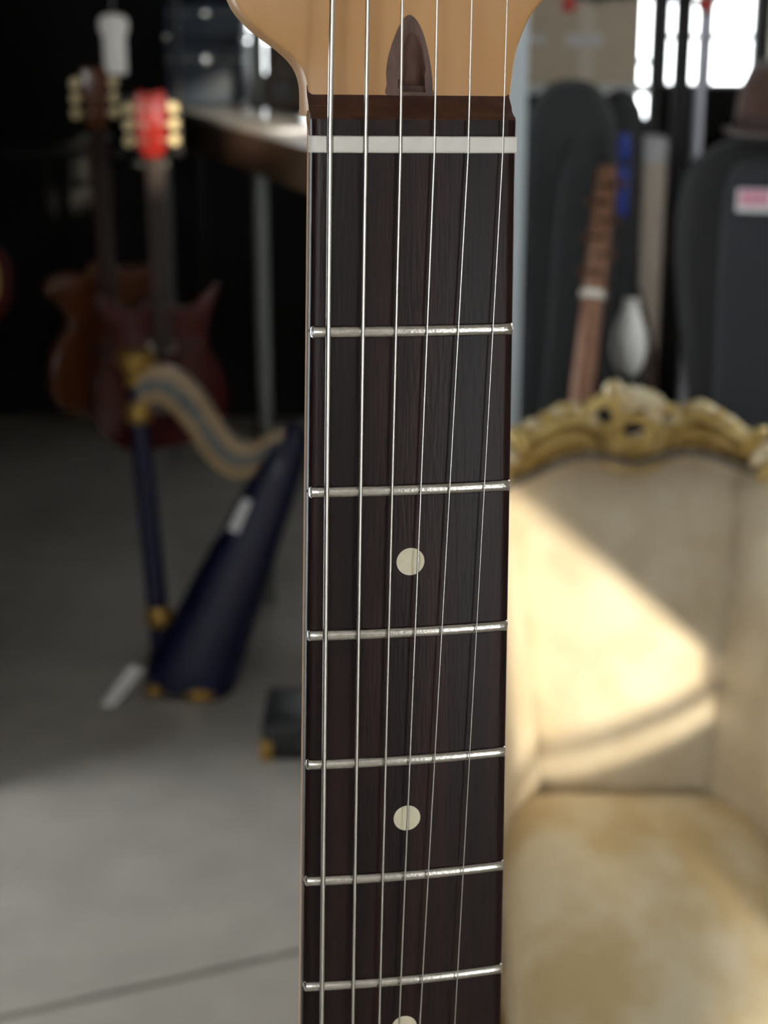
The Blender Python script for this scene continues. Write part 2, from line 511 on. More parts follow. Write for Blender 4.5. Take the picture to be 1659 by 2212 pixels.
# fingerboard with the scooped end above the nut
ys = [-470, -400, -330, -270, -220, -180, -140, -100, -60, -30, -10, 0, 3, 5.6, 6.5, 6.9]
tops = [0.0] * 14 + [-0.08, -0.35]
for i in range(1, 13):
    a = i / 12
    ys.append(6.9 + 6.3 * a)
    tops.append(-0.35 - 7.75 * math.sin(a * PI / 2) ** 0.8)
rings = []
NX = 28
for y, tz in zip(ys, tops):
    h = hw(y)
    r = []
    blend = 0 if y < 6.9 else (y - 6.9) / 6.3
    bot = min(-5.6, tz - 0.6)
    r.append((-h, y, bot))
    r.append((-h, y, max(arc(h) - 0.75 + tz * 1.0, bot + .1)))
    for k in range(NX + 1):
        x = -h + 0.45 + (2 * h - 0.9) * k / NX
        z = arc(x) * (1 - blend) + arc(h) * blend + tz
        if k in (0, NX):
            z -= 0.10
        r.append((x, y, z))
    r.append((h, y, max(arc(h) - 0.75 + tz, bot + .1)))
    r.append((h, y, bot))
    rings.append(r)
fb = gpart('fingerboard', loft(rings[:15]), 'rosewood', angle=50)
gpart('scooped_end', loft(rings[14:]), 'rosewood_end_lit', fb, angle=50)

# neck shaft, C profile, maple
rings = []
for y in [-470, -400, -300, -200, -100, -40, 0, 4, 6, 8, 12]:
    h = hw(y) - 0.05
    zt = -5.5 if y < 5 else -9.5
    d = 15.0 + 2.5 * (-y / 300) if y < 0 else 15.0
    r = [(-h, y, zt), (-h, y, min(zt - .3, -7.5))]
    for k in range(1, 20):
        a = PI * k / 20
        r.append((-h * math.cos(a), y, -7.5 - d * math.sin(a) ** 0.85))
    r += [(h, y, min(zt - .3, -7.5)), (h, y, zt)]
    rings.append(r)
gpart('neck_shaft', loft(rings), 'maple')

# headstock, with the pocket for the walnut plug left open in its face
hl = [(-21.3, 7), (-21.35, 12.5), (-22.2, 15.7), (-23.8, 18), (-26.6, 20.4), (-29.5, 22.4), (-32.3, 24.6), (-34.5, 26.9), (-36, 29.3), (-37.2, 33), (-36.8, 39), (-34, 46)]
hl += [(-24, 80), (-12, 122), (0, 164), (4, 176), (12, 185), (24, 187), (34, 178), (37, 164), (33, 140), (30, 112), (30, 84), (33, 70), (41, 61), (44, 52), (41, 44), (34, 37)]
hl += [(28.1, 30.5), (25.3, 26.8), (23.7, 23.1), (22.6, 19.4), (22.0, 13.9), (21.5, 9.2), (21.3, 7)]
head_ol = [tuple(p) for p in spline([(a, b, 0) for a, b in hl], 5)]
head_ol = [(p[0], p[1]) for p in head_ol]
pl = [(-0.4, 27.1), (1.2, 26.3), (2.6, 24.0), (3.6, 21.0), (4.3, 18.0), (4.75, 15.2), (4.9, 12.8), (4.5, 11.2), (-4.3, 11.2), (-4.75, 13.5), (-4.85, 16.5), (-4.3, 19.6), (-3.3, 22.6), (-2.0, 25.4)]
plug_ol = [(p[0], p[1]) for p in spline([(a, b, 0) for a, b in pl], 5, closed=True)]
def headstock():
    bm = bmesh.new()
    zt, zb, bv = -8.0, -21.5, 1.1
    cx = sum(p[0] for p in head_ol) / len(head_ol)
    def inset(ol, d):
        out = []
        n = len(ol)
        for i in range(n):
            a, b, c = Vector(ol[i - 1]), Vector(ol[i]), Vector(ol[(i + 1) % n])
            t = (c - a).normalized()
            nn = Vector((-t.y, t.x))
            out.append(tuple(b - nn * d))
        return out
    ol = head_ol
    area = sum(ol[i][0] * ol[(i + 1) % len(ol)][1] - ol[(i + 1) % len(ol)][0] * ol[i][1] for i in range(len(ol)))
    sgn = 1 if area < 0 else -1
    rr = []
    for d, z in ((bv, zt), (bv * .35, zt - bv * .3), (0, zt - bv), (0, zb + bv), (bv * .35, zb + bv * .3), (bv, zb)):
        rr.append([bm.verts.new((*p, z)) for p in inset(ol, d * sgn)])
    n = len(ol)
    for a, b in zip(rr, rr[1:]):
        for i in range(n):
            bm.faces.new((a[i], a[(i + 1) % n], b[(i + 1) % n], b[i]))
    hole = [bm.verts.new((*p, zt)) for p in plug_ol]
    hole_b = [bm.verts.new((*p, -13.0)) for p in plug_ol]
    m = len(hole)
    he = []
    for i in range(m):
        bm.faces.new((hole[i], hole[(i + 1) % m], hole_b[(i + 1) % m], hole_b[i]))
        he.append(bm.edges.get((hole[i], hole[(i + 1) % m])))
    bm.faces.new(hole_b)
    te = [bm.edges.get((rr[0][i], rr[0][(i + 1) % n])) for i in range(n)]
    bmesh.ops.triangle_fill(bm, use_beauty=True, edges=te + he)
    bm.faces.new(rr[-1])
    bmesh.ops.recalc_face_normals(bm, faces=bm.faces)
    bmesh.ops.transform(bm, matrix=MM, verts=bm.verts)
    me = bpy.data.meshes.new('headstock')
    bm.to_mesh(me)
    bm.free()
    me.polygons.foreach_set('use_smooth', [True] * len(me.polygons))
    me.set_sharp_from_angle(angle=math.radians(35))
    me.materials.append(M['maple'])
    o = bpy.data.objects.new('headstock', me)
    COL.objects.link(o)
    o.parent = gt
    return o
hs = headstock()

# walnut plug with the bored truss-rod channel
def plug():
    def inside(x, y):
        c = False
        n = len(plug_ol)
        for i in range(n):
            (x1, y1), (x2, y2) = plug_ol[i], plug_ol[i - 1]
            if (y1 > y) != (y2 > y) and x < (x2 - x1) * (y - y1) / (y2 - y1) + x1:
                c = not c
        return c
    V, F, idx = [], [], {}
    rows = 44
    cols = 24
    y0, y1 = 11.25, 27.05
    for i in range(rows + 1):
        y = y0 + (y1 - y0) * i / rows
        xs = []
        n = len(plug_ol)
        for k in range(n):
            (a, b), (c, d) = plug_ol[k - 1], plug_ol[k]
            if (b > y) != (d > y):
                xs.append(a + (c - a) * (y - b) / (d - b))
        if len(xs) < 2:
            xs = [-0.45, -0.35]
        xl, xr = min(xs), max(xs)
        for j in range(cols + 1):
            x = xl + (xr - xl) * j / cols
            ax = 7.2 - (y - 11.2) * 0.62                 # how deep the bore axis lies below the face
            z = -7.93
            r, cxx = 2.55, 0.55
            dx = x - cxx
            if abs(dx) < r and y > 12.1:
                t = math.sqrt(r * r - dx * dx)
                dep = -(ax * 0.55 - 2.2) - t
                z = min(z, -7.93 + dep + 0.0) if dep < 0 else z
            z = max(z, -12.8)
            V.append((x, y, z))
    w = cols + 1
    for i in range(rows):
        for j in range(cols):
            F.append((i * w + j, i * w + j + 1, (i + 1) * w + j + 1, (i + 1) * w + j))
    return V, F
gpart('walnut_plug', plug(), 'walnut', hs, angle=60)

# nut with string slots
STR = [  # x at the nut, drift per mm towards the body, diameter
    (-17.86, -0.01088, 1.17), (-10.66, -0.0104, 0.91), (-3.56, -0.01448, 0.66),
    (3.49, -0.0258, 0.46), (10.60, -0.0361, 0.36), (17.97, -0.0302, 0.29)]
xs = set()
x = -21.75
while x <= 21.2:
    xs.add(round(x, 3))
    x += 0.6
for sx, k, d in STR:
    for q in range(-6, 7):
        xs.add(round(sx + q * d * 0.1, 3))
    xs.add(round(sx - d * .62, 3)); xs.add(round(sx + d * .62, 3))
xs = sorted(xs)
rings = []
for x in xs:
    top = arc(x) + 1.85
    end = min(x + 21.75, 21.2 - x)
    top -= 0.35 * max(0, 1 - end / 0.5) ** 2
    for sx, k, d in STR:
        if abs(x - sx) <= d * 0.61:
            top = min(top, arc(sx) + 1.15 + d * 0.5 - math.sqrt(max(0, (d * .58) ** 2 - min(abs(x - sx), d * .58) ** 2)))
    r = [(x, 0.0, -3), (x, 0.0, top - 0.35), (x, 0.12, top - 0.1), (x, 0.4, top), (x, 2.9, top), (x, 3.2, top - 0.1), (x, 3.32, top - 0.35), (x, 3.32, -3)]
    rings.append(r)
gpart('nut', loft(rings), 'bone', angle=45)

# frets: crown swept along the board radius, bevelled ends, tang
prof = [(1.28 * math.cos(a), 1.12 * math.sin(a) ** 0.8 if math.sin(a) > 0 else 0) for a in [PI * k / 14 for k in range(15)]]
for n in range(1, 22):
    y = fy(n)
    h = hw(y)
    st = [(-h + .12, 0.06, .35), (-h + .20, .22, .85), (-h + .62, .93, 1.03), (-h + .85, 1, 1)]
    st += [(-h + .85 + (2 * h - 1.7) * k / 24, 1, 1) for k in range(1, 24)]
    st += [(h - .85, 1, 1), (h - .62, .93, 1.03), (h - .20, .22, .85), (h - .12, .06, .35)]
    rings = [[(x, y + py * wv, arc(x) - 0.02 + pz * s) for py, pz in prof] + [(x, y - 1.2 * wv, arc(x) - .5), (x, y + 1.2 * wv, arc(x) - .5)] for x, s, wv in st]
    V, F = join(loft(rings), vbox(-h - .05, -h + .6, y - .28, y + .28, arc(h) - 2.4, arc(h) - .3), vbox(h - .6, h + .05, y - .28, y + .28, arc(h) - 2.4, arc(h) - .3))
    gpart('fret', (V, F), 'nickel', angle=35)

# dot inlays
def dot(x, y):
    seg = 40
    V = [(x, y, arc(x) + .03)]
    for r in (1.6, 3.1):
        V += [(x + r * math.cos(2 * PI * k / seg), y + r * math.sin(2 * PI * k / seg), arc(x + r * math.cos(2 * PI * k / seg)) + .03) for k in range(seg)]
    V += [(x + 3.1 * math.cos(2 * PI * k / seg), y + 3.1 * math.sin(2 * PI * k / seg), arc(x) - 1.5) for k in range(seg)]
    F = [(0, 1 + k, 1 + (k + 1) % seg) for k in range(seg)]
    for b in (1, 1 + seg):
        F += [(b + k, b + seg + k, b + seg + (k + 1) % seg, b + (k + 1) % seg) for k in range(seg)]
    return V, F
for n in (3, 5, 7, 9, 15, 17, 19):
    gpart('dot_inlay', dot(0, (fy(n) + fy(n - 1)) / 2), 'dot', fb, angle=30)
for dx in (-11, 11):
    gpart('dot_inlay', dot(dx, (fy(12) + fy(11)) / 2), 'dot', fb, angle=30)

# strings (the wound ones with real windings)
POST = [(-16.8, 45), (-9.6, 69), (-2.9, 93), (4.2, 117), (11.4, 141), (18.6, 165)]
BRX = [-26.5, -15.9, -5.3, 5.3, 15.9, 26.5]
for i, (sx, k, d) in enumerate(STR):
    r = d / 2
    def zs(y, x):
        return arc(x) + 1.15 + r + 0.0046 * (-y)
    P = [Vector((*POST[i], -8 + 7.0)), Vector((sx, 3.2, arc(sx) + 1.15 + r)), Vector((sx, 0, zs(0, sx)))]
    xk = sx + k * 250
    P += [Vector((xk, -250, zs(-250, xk))), Vector((BRX[i], -SC, 9 + r))]
    if i >= 3:
        path = []
        for a, b in zip(P, P[1:]):
            m = max(2, int((b - a).length / 12))
            path += [a.lerp(b, q / m) for q in range(m)]
        path.append(P[-1])
        V, F = tube(path, r, 10)
    else:
        pitch = (0.27, 0.22, 0.17)[i]
        path, rad = [], []
        for a, b in zip(P, P[1:]):
            L = (b - a).length
            fine = abs(a.y) <= 255 and abs(b.y) <= 255
            if fine:
                m = max(2, int(L / (pitch / 2)))
                m += m % 2
            else:
                m = max(2, int(L / 10))
            for q in range(m):
                path.append(a.lerp(b, q / m))
                rad.append(r if (q % 2 == 0 or not fine) else r * 0.90)
        path.append(P[-1]); rad.append(r)
        V, F = tube(path, rad, 12)
    gpart('string', (V, F), 'wound' if i < 3 else 'steel', angle=80)

# tuners
for i, (px, py) in enumerate(POST):
    t = gpart('tuner_post', lathe([(3.0, -14), (3.0, -6), (2.6, -4.5), (2.2, -2), (2.7, 0.5), (2.2, 1.2)], 16, (px, py, 0)), 'chrome')
    gpart('bushing', lathe([(5, -8), (5, -7.2), (3.1, -7.0)], 18, (px, py, 0)), 'chrome', t)
    gpart('gear_housing', vbox(px - 12, px + 7, py - 7, py + 7, -27, -21.6), 'chrome', t, bevel=1.5)
    gpart('tuner_button', join(tube([(px - 12, py, -24), (px - 27, py, -24)], 1.6, 8), ellipsoid((px - 32, py, -24), (6.5, 7.5, 3.2), 14, 8)), 'chrome', t)

# body, below the picture
bo = [(0, -790), (80, -770), (140, -715), (160, -650), (150, -585), (118, -535), (108, -490), (122, -440), (132, -405), (110, -382), (75, -400), (45, -440), (28, -462),
      (-28, -462), (-40, -420), (-75, -375), (-115, -350), (-142, -372), (-140, -420), (-116, -480), (-120, -540), (-150, -600), (-163, -665), (-145, -730), (-85, -780)]
body_ol = [(p[0], p[1]) for p in spline([(a, b, 0) for a, b in bo], 6, closed=True)]
gb = gpart('body', prism(body_ol, -56, -11, 'xy'), 'sunburst', bevel=6, bseg=3)
pg = [(-20, -470), (30, -470), (95, -420), (85, -480), (95, -560), (120, -640), (90, -700), (40, -640), (-50, -620), (-60, -540)]
gpart('pickguard', prism([(p[0], p[1]) for p in spline([(a, b, 0) for a, b in pg], 5, closed=True)], -11, -9, 'xy'), 'pickguard')
for py in (-490, -550, -608):
    gpart('pickup', prism([(p[0], p[1]) for p in spline([(-40, py - 6, 0), (-40, py + 6, 0), (40, py + 6, 0), (40, py - 6, 0)], 4, closed=True)], -9, -4, 'xy'), 'bone')
br = gpart('bridge', vbox(-42, 42, -672, -635, -11, -7), 'chrome', bevel=1)
for bx in BRX:
    gpart('saddle', vbox(bx - 4.6, bx + 4.6, -668, -645, -7, 9), 'chrome', br, bevel=1)
for kx, ky in ((70, -600), (88, -640), (96, -690)):
    gpart('knob', lathe([(12, -9), (10, 4), (9, 5)], 20, (kx, ky, 0)), 'pickguard')

# wire it hangs from, tied above the picture
hb = Vector((POSE @ Vector((0.020, 0.965, -0.015))))
hw_ = thing('hanging_wire', 'thin steel wire from the ceiling looped round the guitar headstock', 'wire', (hb.x, hb.y, hb.z))
obj('loop', *torus((0, 0, 0), 0.026, 0.0016, seg=24, sub=6), 'steel', hw_)
obj('line', *tube([(0, 0, .026), (0, 0, 2.9 - hb.z)], 0.0012, 6), 'steel', hw_)
obj('ceiling_hook', *lathe([(.014, 2.872 - hb.z), (.018, 2.88 - hb.z), (.018, 2.9 - hb.z)], 12), 'black_metal', hw_)

# ================================================================== THE ARMCHAIR
CX = 0.372
ch = thing('armchair', 'cream damask armchair with carved gilt crest rail', 'armchair', (CX, 1.95, 0))
def C(p):
    return (p[0] - CX, p[1] - 1.95, p[2])
def K(vf):
    return [(p[0] + .020, p[1], p[2]) for p in vf[0]], vf[1]
def cpart(name, vf, m, parent=None, **k):
    return obj(name, [C(v) for v in vf[0]], vf[1], m, parent or ch, **k)

# side shells: wing running into a splayed arm (left measured, right mirrored)
ST = [  # bottom inner, top inner, top outer, bottom outer
    ((.262, 2.22, .40), (.205, 2.35, .95), (.115, 2.39, .965), (.14, 2.33, .26)),
    ((.232, 2.16, .40), (.155, 2.24, .90), (.060, 2.27, .91), (.09, 2.24, .26)),
    ((.185, 2.06, .40), (.075, 2.11, .80), (-.045, 2.14, .79), (.045, 2.10, .26)),
    ((.165, 1.90, .40), (.015, 1.95, .705), (-.118, 1.97, .69), (.070, 1.93, .26)),
    ((.155, 1.72, .40), (-.005, 1.75, .675), (-.112, 1.76, .655), (.065, 1.74, .26)),
    ((.155, 1.56, .40), (.010, 1.57, .655), (-.085, 1.57, .635), (.060, 1.57, .26))]
def side(mirror):
    rings = []
    for bi, ti, to, bo_ in ST:
        bi, ti, to, bo_ = map(Vector, (bi, ti, to, bo_))
        mid_i = bi.lerp(ti, .5)
        mid_o = bo_.lerp(to, .5) + (to - ti).normalized() * .012
        up = Vector((0, 0, .028))
        low = Vector((bi.x, bi.y, .26))
        r = [low, bi, mid_i, ti - up * .4, ti.lerp(to, .22) + up * .75, ti.lerp(to, .62) + up * .9, to - up * .2, to.lerp(bo_, .14) + (to - ti).normalized() * .006, mid_o, bo_]
        if mirror:
            r = [Vector((2 * CX + .01 - p.x, p.y, p.z)) for p in r]
        rings.append(r)
    rings = [[p + Vector((0, .012, 0)) for p in rings[0]]] + rings + [[p.lerp(sum(rings[-1], Vector()) / len(rings[-1]), .12) - Vector((0, .03, 0)) for p in rings[-1]]]
    return loft(rings)
cpart('padded_arm', side(False), 'cream', subsurf=2)
cpart('padded_arm', side(True), 'cream', subsurf=2)

# back panel: reclined, gently domed, serpentine top
crest_low = [(.10, .905), (.15, .928), (.198, .950), (.252, .977), (.294, .987), (.330, .980), (.368, .972), (.400, .979), (.440, .992), (.480, .988), (.524, .973), (.575, .955), (.620, .932), (.645, .91)]
low_s = spline([(a, 0, b) for a, b in crest_low], 6)
def low_z(x):
    for a, b in zip(low_s, low_s[1:]):
        if a.x <= x <= b.x:
            return a.z + (b.z - a.z) * (x - a.x) / (b.x - a.x)
    return low_s[0].z if x < low_s[0].x else low_s[-1].z
def back_y(z):
    return 2.19 + (z - .44) * 0.235
V, F = [], []
nx, nz = 26, 26
for j in range(nz + 1):
    for i in range(nx + 1):
        u = i / nx
        v = j / nz
        x0, x1 = .250 - .070 * v, .585 + .02 * v
        x = x0 + (x1 - x0) * u
        z = .40 + (low_z(x - .020) + .012 - .40) * v
        dome = 0.070 * (1 - abs(2 * u - 1) ** 2.6) * (1 - (2 * v - 1) ** 6)
        V.append((x, back_y(z) + 0.065 - dome, z))
n0 = len(V)
V += [(x, back_y(z) + .12, z) for (x, y, z) in V]
w = nx + 1
for j in range(nz):
    for i in range(nx):
        a = j * w + i
        F.append((a, a + 1, a + 1 + w, a + w))
        F.append((a + n0, a + w + n0, a + 1 + w + n0, a + 1 + n0))
for i in range(nx):
    F.append((i, i + n0, i + 1 + n0, i + 1)); a = nz * w + i; F.append((a, a + 1, a + 1 + n0, a + n0))
for j in range(nz):
    a = j * w; F.append((a, a + w, a + w + n0, a + n0)); a = j * w + nx; F.append((a, a + n0, a + w + n0, a + w))
cpart('back_panel', (V, F), 'cream', angle=60)

# seat cushion: plump, rounded
def cushion(x0, x1, y0, y1, zb, zt):
    V, F = [], []
    n = 26
    def rr(u):
        return u
    top, bot = [], []
    for j in range(n + 1):
        for i in range(n + 1):
            u, v = 2 * i / n - 1, 2 * j / n - 1
            su = math.copysign(abs(u) ** .8, u); sv = math.copysign(abs(v) ** .8, v)
            rad = (abs(su) ** 7 + abs(sv) ** 7) ** (1 / 7)
            mxv = max(abs(su), abs(sv))
            f = mxv / rad if rad > 1e-6 else 1
            x = (x0 + x1) / 2 + su * f * (x1 - x0) / 2
            y = (y0 + y1) / 2 + sv * f * (y1 - y0) / 2
            e = max(0, 1 - max(abs(u), abs(v)) ** 8)
            cr = (1 - u * u) * (1 - v * v)
            top.append((x, y, (zb + zt) / 2 + (zt - zb) / 2 * e ** .5 + .028 * cr))
            bot.append((x, y, (zb + zt) / 2 - (zt - zb) / 2 * e ** .5))
    V = top + bot
    m = len(top)
    w = n + 1
    for j in range(n):
        for i in range(n):
            a = j * w + i
            F.append((a, a + 1, a + 1 + w, a + w))
            F.append((a + m, a + m + w, a + m + 1 + w, a + m + 1))
    return V, F
V, F = cushion(.176, .585, 1.50, 2.235, .375, .465)
V = [((x - .38) * (1.0 + .10 * max(0, (2.05 - y) / .55)) + .38, y, z) for x, y, z in V]
cu = cpart('seat_cushion', (V, F), 'seat', angle=80)
edge = [p for p in spline([(.180, 2.10, .42), (.170, 1.9, .425), (.160, 1.7, .425), (.17, 1.52, .42), (.28, 1.498, .425), (.48, 1.498, .425), (.595, 1.52, .42), (.60, 1.7, .425), (.592, 1.9, .425), (.585, 2.10, .42)], 6)]
cpart('piping', tube(edge, .0045, 8), 'cream', cu)

# seat frame and legs
cpart('seat_rail', join(vbox(.02, .74, 1.53, 1.58, .26, .385), vbox(.02, .08, 1.58, 2.28, .26, .385), vbox(.68, .74, 1.58, 2.28, .26, .385), vbox(.14, .62, 2.24, 2.30, .26, .385), vbox(.08, .68, 1.58, 2.24, .33, .37)), 'gilt', bevel=.008)
for lx, ly, s in ((.06, 1.57, -1), (.70, 1.57, 1), (.16, 2.27, -1), (.60, 2.27, 1)):
    back = ly > 2
    d = .06 if back else -.03
    pth = spline([(lx, ly, .30), (lx + s * .012, ly + d * .6, .20), (lx - s * .004, ly + d * .7, .08), (lx + s * .012, ly + d, .0)], 5)
    cpart('leg', tube(pth, [.034 - .018 * i / (len(pth) - 1) for i in range(len(pth))], 12), 'gilt')

# carved crest rail: fluted moulding swept along the serpentine, widening at the shoulders
CY = 2.335
crest_top = [(.085, .945), (.14, .985), (.196, 1.022), (.249, 1.052), (.290, 1.052), (.330, 1.014), (.368, 1.000), (.405, 1.014), (.448, 1.056), (.480, 1.056), (.520, 1.030), (.570, .998), (.615, .960), (.660, .915)]
lo = spline([(a, 0, b) for a, b in crest_low], 6)
hi = spline([(a, 0, b) for a, b in crest_top], 6)
rings = []
for a, b in zip(lo, hi):
    r = []
    prof2 = [(0, .0), (0.02, .020), (.12, .034), (.22, .018), (.30, .030), (.44, .046), (.56, .032), (.64, .018), (.74, .040), (.88, .038), (.98, .018), (1, .0), (.9, -.022), (.5, -.028), (.1, -.022)]
    for t, d in prof2:
        p = a.lerp(b, t)
        r.append((p.x, CY - d + (p.z - .95) * .1, p.z))
    rings.append(r)
cr = cpart('crest_rail', K(loft(rings)), 'gilt', angle=70)

# leafy edge running along the top of the rail
for i in range(2, len(hi) - 3, 2):
    p, q = hi[i], hi[i + 1]
    if abs(p.x - .368) < .055:
        continue
    t = math.atan2(q.z - p.z, q.x - p.x)
    s = 1 if p.x > .368 else -1
    L = .0165 + .003 * math.sin(i * 2.3)
    cpart('leaf', K(ellipsoid((p.x, CY - .018, p.z + .001), (L, .013, .0085), 10, 6, tilt=-t - s * .55)), 'gilt_pale' if i % 4 else 'gilt', cr)

# central pierced cartouche: shell fan over C scrolls
ct = cpart('cartouche', K(join(
    torus((.318, CY - .015, 1.047), .021, .0095, sx=1.25),
    torus((.366, CY - .020, 1.026), .019, .0085, sx=1.5),
    torus((.352, CY - .020, .992), .0135, .0075),
    torus((.392, CY - .020, .992), .0120, .0070),
    torus((.420, CY - .015, 1.040), .018, .0085, sx=1.1),
    tube(spline([(.296, CY - .012, 1.00), (.312, CY - .02, .985), (.345, CY - .022, .968), (.372, CY - .024, .966), (.402, CY - .022, .972), (.428, CY - .018, .99), (.44, CY - .012, 1.01)], 5), .009, 8),
    tube(spline([(.300, CY - .01, 1.05), (.312, CY - .018, 1.073), (.338, CY - .02, 1.078), (.352, CY - .02, 1.062)], 5), .008, 8))), 'gilt', angle=70)
for k in range(6):
    a = 1.75 - k * 0.30
    c = Vector((.352, CY - .022, 1.058))
    tip = c + Vector((math.cos(a) * .060, -.004, math.sin(a) * .034))
    pth = spline([c, c.lerp(tip, .5) + Vector((0, -.012, .006)), tip], 4)
    cpart('shell_rib', K(tube(pth, [.004 + .0045 * i / (len(pth) - 1) for i in range(len(pth))], 8)), 'gilt_pale', ct)
cpart('scroll_knob', K(ellipsoid((.332, CY - .026, 1.092), (.016, .013, .014))), 'gilt_pale', ct)
cpart('scroll_knob', K(ellipsoid((.395, CY - .030, 1.050), (.016, .012, .010), tilt=.6)), 'gilt_pale', ct)
# acanthus leaves on the shoulders
for s in (-1, 1):
    for k in range(5):
        bx = .368 + s * (.170 + .013 * k)
        bz = 1.018 - .020 * k
        base = Vector((bx, CY - .028, bz - .028))
        tip = base + Vector((s * (.030 + .004 * k), -.012, .040 - .008 * k))
        pth = spline([base, base.lerp(tip, .5) + Vector((s * -.006, -.014, .008)), tip], 4)
        cpart('acanthus_leaf', K(tube(pth, [.004 + .009 * math.sin(PI * (i + 1) / (len(pth) + 1)) for i in range(len(pth))], 8)), 'gilt_pale' if k % 2 else 'gilt', cr)
# grey braid where the cloth meets the rail
bp = [(p.x, CY - .030, p.z + .001) for p in lo[4:-4]]
cpart('braid_trim', K(tube(bp, [.0066 if i % 2 else .0084 for i in range(len(bp))], 8)), 'braid')

# ================================================================== THE HARP
hp = thing('harp', 'small blue harp with gilt capital and serpentine striped neck on the floor', 'harp', (-.50, 3.70, 0))
HX, HY = -.50, 3.70
def hpart(name, vf, m, parent=None, **k):
    return obj(name, [(x - HX, y - HY, z) for x, y, z in vf[0]], vf[1], m, parent or hp, **k)
hpart('pillar', tube([(-.606, HY, .835), (-.604, HY, .70), (-.592, HY, .45), (-.578, HY, .17), (-.574, HY, .06)], [.024, .024, .026, .028, .03], 20), 'harp_blue')
hpart('capital', lathe([(.022, .79), (.030, .80), (.026, .815), (.036, .83), (.046, .85), (.044, .862), (.047, .872), (.040, .88)], 24, (-.606, HY, 0)), 'harp_gold')
hpart('collar', lathe([(.024, .70), (.033, .71), (.034, .73), (.030, .745), (.024, .755)], 20, (-.604, HY, 0)), 'harp_gold')
hpart('lower_collar', lathe([(.029, .165), (.037, .175), (.038, .195), (.033, .21), (.028, .22)], 20, (-.579, HY, 0)), 'harp_gold')
nt_ = spline([(-.600, 0, .836), (-.545, 0, .846), (-.492, 0, .824), (-.446, 0, .776), (-.404, 0, .706), (-.366, 0, .657), (-.325, 0, .650), (-.285, 0, .674), (-.245, 0, .684)], 6)
nb_ = spline([(-.600, 0, .748), (-.552, 0, .754), (-.518, 0, .728), (-.482, 0, .682), (-.448, 0, .622), (-.396, 0, .570), (-.338, 0, .566), (-.290, 0, .598), (-.245, 0, .628)], 6)
def band(t0, t1, d0, d1):
    rings = []
    for a, b in zip(nt_, nb_):
        p, q = a.lerp(b, t0), a.lerp(b, t1)
        rings.append([(p.x, HY - d0, p.z), (q.x, HY - d0, q.z), (q.x, HY + d1, q.z), (p.x, HY + d1, p.z)])
    return loft(rings)
nk = hpart('neck', band(0, 1, .026, .026), 'harp_tan', bevel=.004)
hpart('string_plate', band(.30, .66, .031, -.020), 'harp_slate', nk)
# soundbox: tapering, rounded
rings = []
for t in [i / 14 for i in range(15)]:
    c = Vector((-.222, HY, .665)).lerp(Vector((-.485, HY + .0, .060)), t)
    ax = Vector((-.263, 0, -.605)).normalized()
    nrm = Vector((ax.z, 0, -ax.x))
    wdt = .046 + .070 * t
    dep = .050 + .075 * t
    e = min(1, (t + .04) / .12) ** .5
    rings.append([tuple(c + nrm * (wdt * e * math.copysign(abs(math.cos(a)) ** .7, math.cos(a))) + Vector((0, dep * e * math.copysign(abs(math.sin(a)) ** .7, math.sin(a)), 0))) for a in [2 * PI * k / 20 for k in range(20)]])
rings.append([tuple(Vector(p) + Vector((-.02, 0, -.035))) for p in rings[-1]])
sbx = hpart('soundbox', loft(rings), 'harp_blue')
hpart('head_block', ellipsoid((-.220, HY, .655), (.036, .045, .05), 14, 8), 'harp_blue', sbx)
hpart('base', join(tube(spline([(-.60, HY - .04, .055), (-.54, HY - .06, .03), (-.48, HY - .06, .03), (-.40, HY - .03, .055)], 5), .03, 12), vbox(-.60, -.40, HY - .09, HY + .09, .022, .06)), 'harp_blue', bevel=.006)
for fx, fyy in ((-.585, -.08), (-.47, -.11), (-.42, .08), (-.585, .08)):
    hpart('foot', ellipsoid((fx, HY + fyy, .020), (.045 if fyy < -.1 else .028, .025, .020), 12, 6), 'harp_gold')
hpart('label', prism([(-.385, .45), (-.360, .44), (-.325, .52), (-.345, .53)], HY - .085, HY - .080), 'white_label', sbx)
for k in range(18):
    t = (k + 1) / 19
    top = nb_[int(4 + t * (len(nb_) - 10))]
    foot = Vector((-.60, 0, .20)).lerp(Vector((-.275, 0, .60)), .12 + .84 * t)
    foot.x = min(foot.x, -.28)
    bx = -.49 + (.235) * t
    bz = .115 + .545 * t
    hpart('string', tube([(top.x, HY - .0, top.z + .01), (bx - .035, HY, bz)], .0004, 5), 'black')
tg = thing('price_tag', 'white paper tag propped against the base of the blue harp', 'tag', (-.66, 3.56, 0))
obj('card', *prism([(-.055, .004), (-.020, .000), (.060, .098), (.028, .115)], -.001, .001), 'paper', tg, smooth=False)
obj('cord', *tube([(.045, 0, .104), (.062, .02, .118), (.075, .07, .13)], .0015, 6), 'brown_case', tg)

pc = thing('pedal_case', 'flat black case with brass corner lying on the floor near the harp', 'case', (-.16, 3.36, 0))
obj('shell', *vbox(-.125, .14, -.11, .11, .0, .095), 'black', pc, bevel=.01)
obj('corner_cap', *vbox(-.128, -.10, -.113, -.08, .0, .05), 'harp_gold', pc, bevel=.004)
obj('handle', *tube(spline([(-.03, -.112, .05), (-.025, -.135, .05), (.04, -.135, .05), (.045, -.112, .05)], 4), .006, 8), 'black', pc)

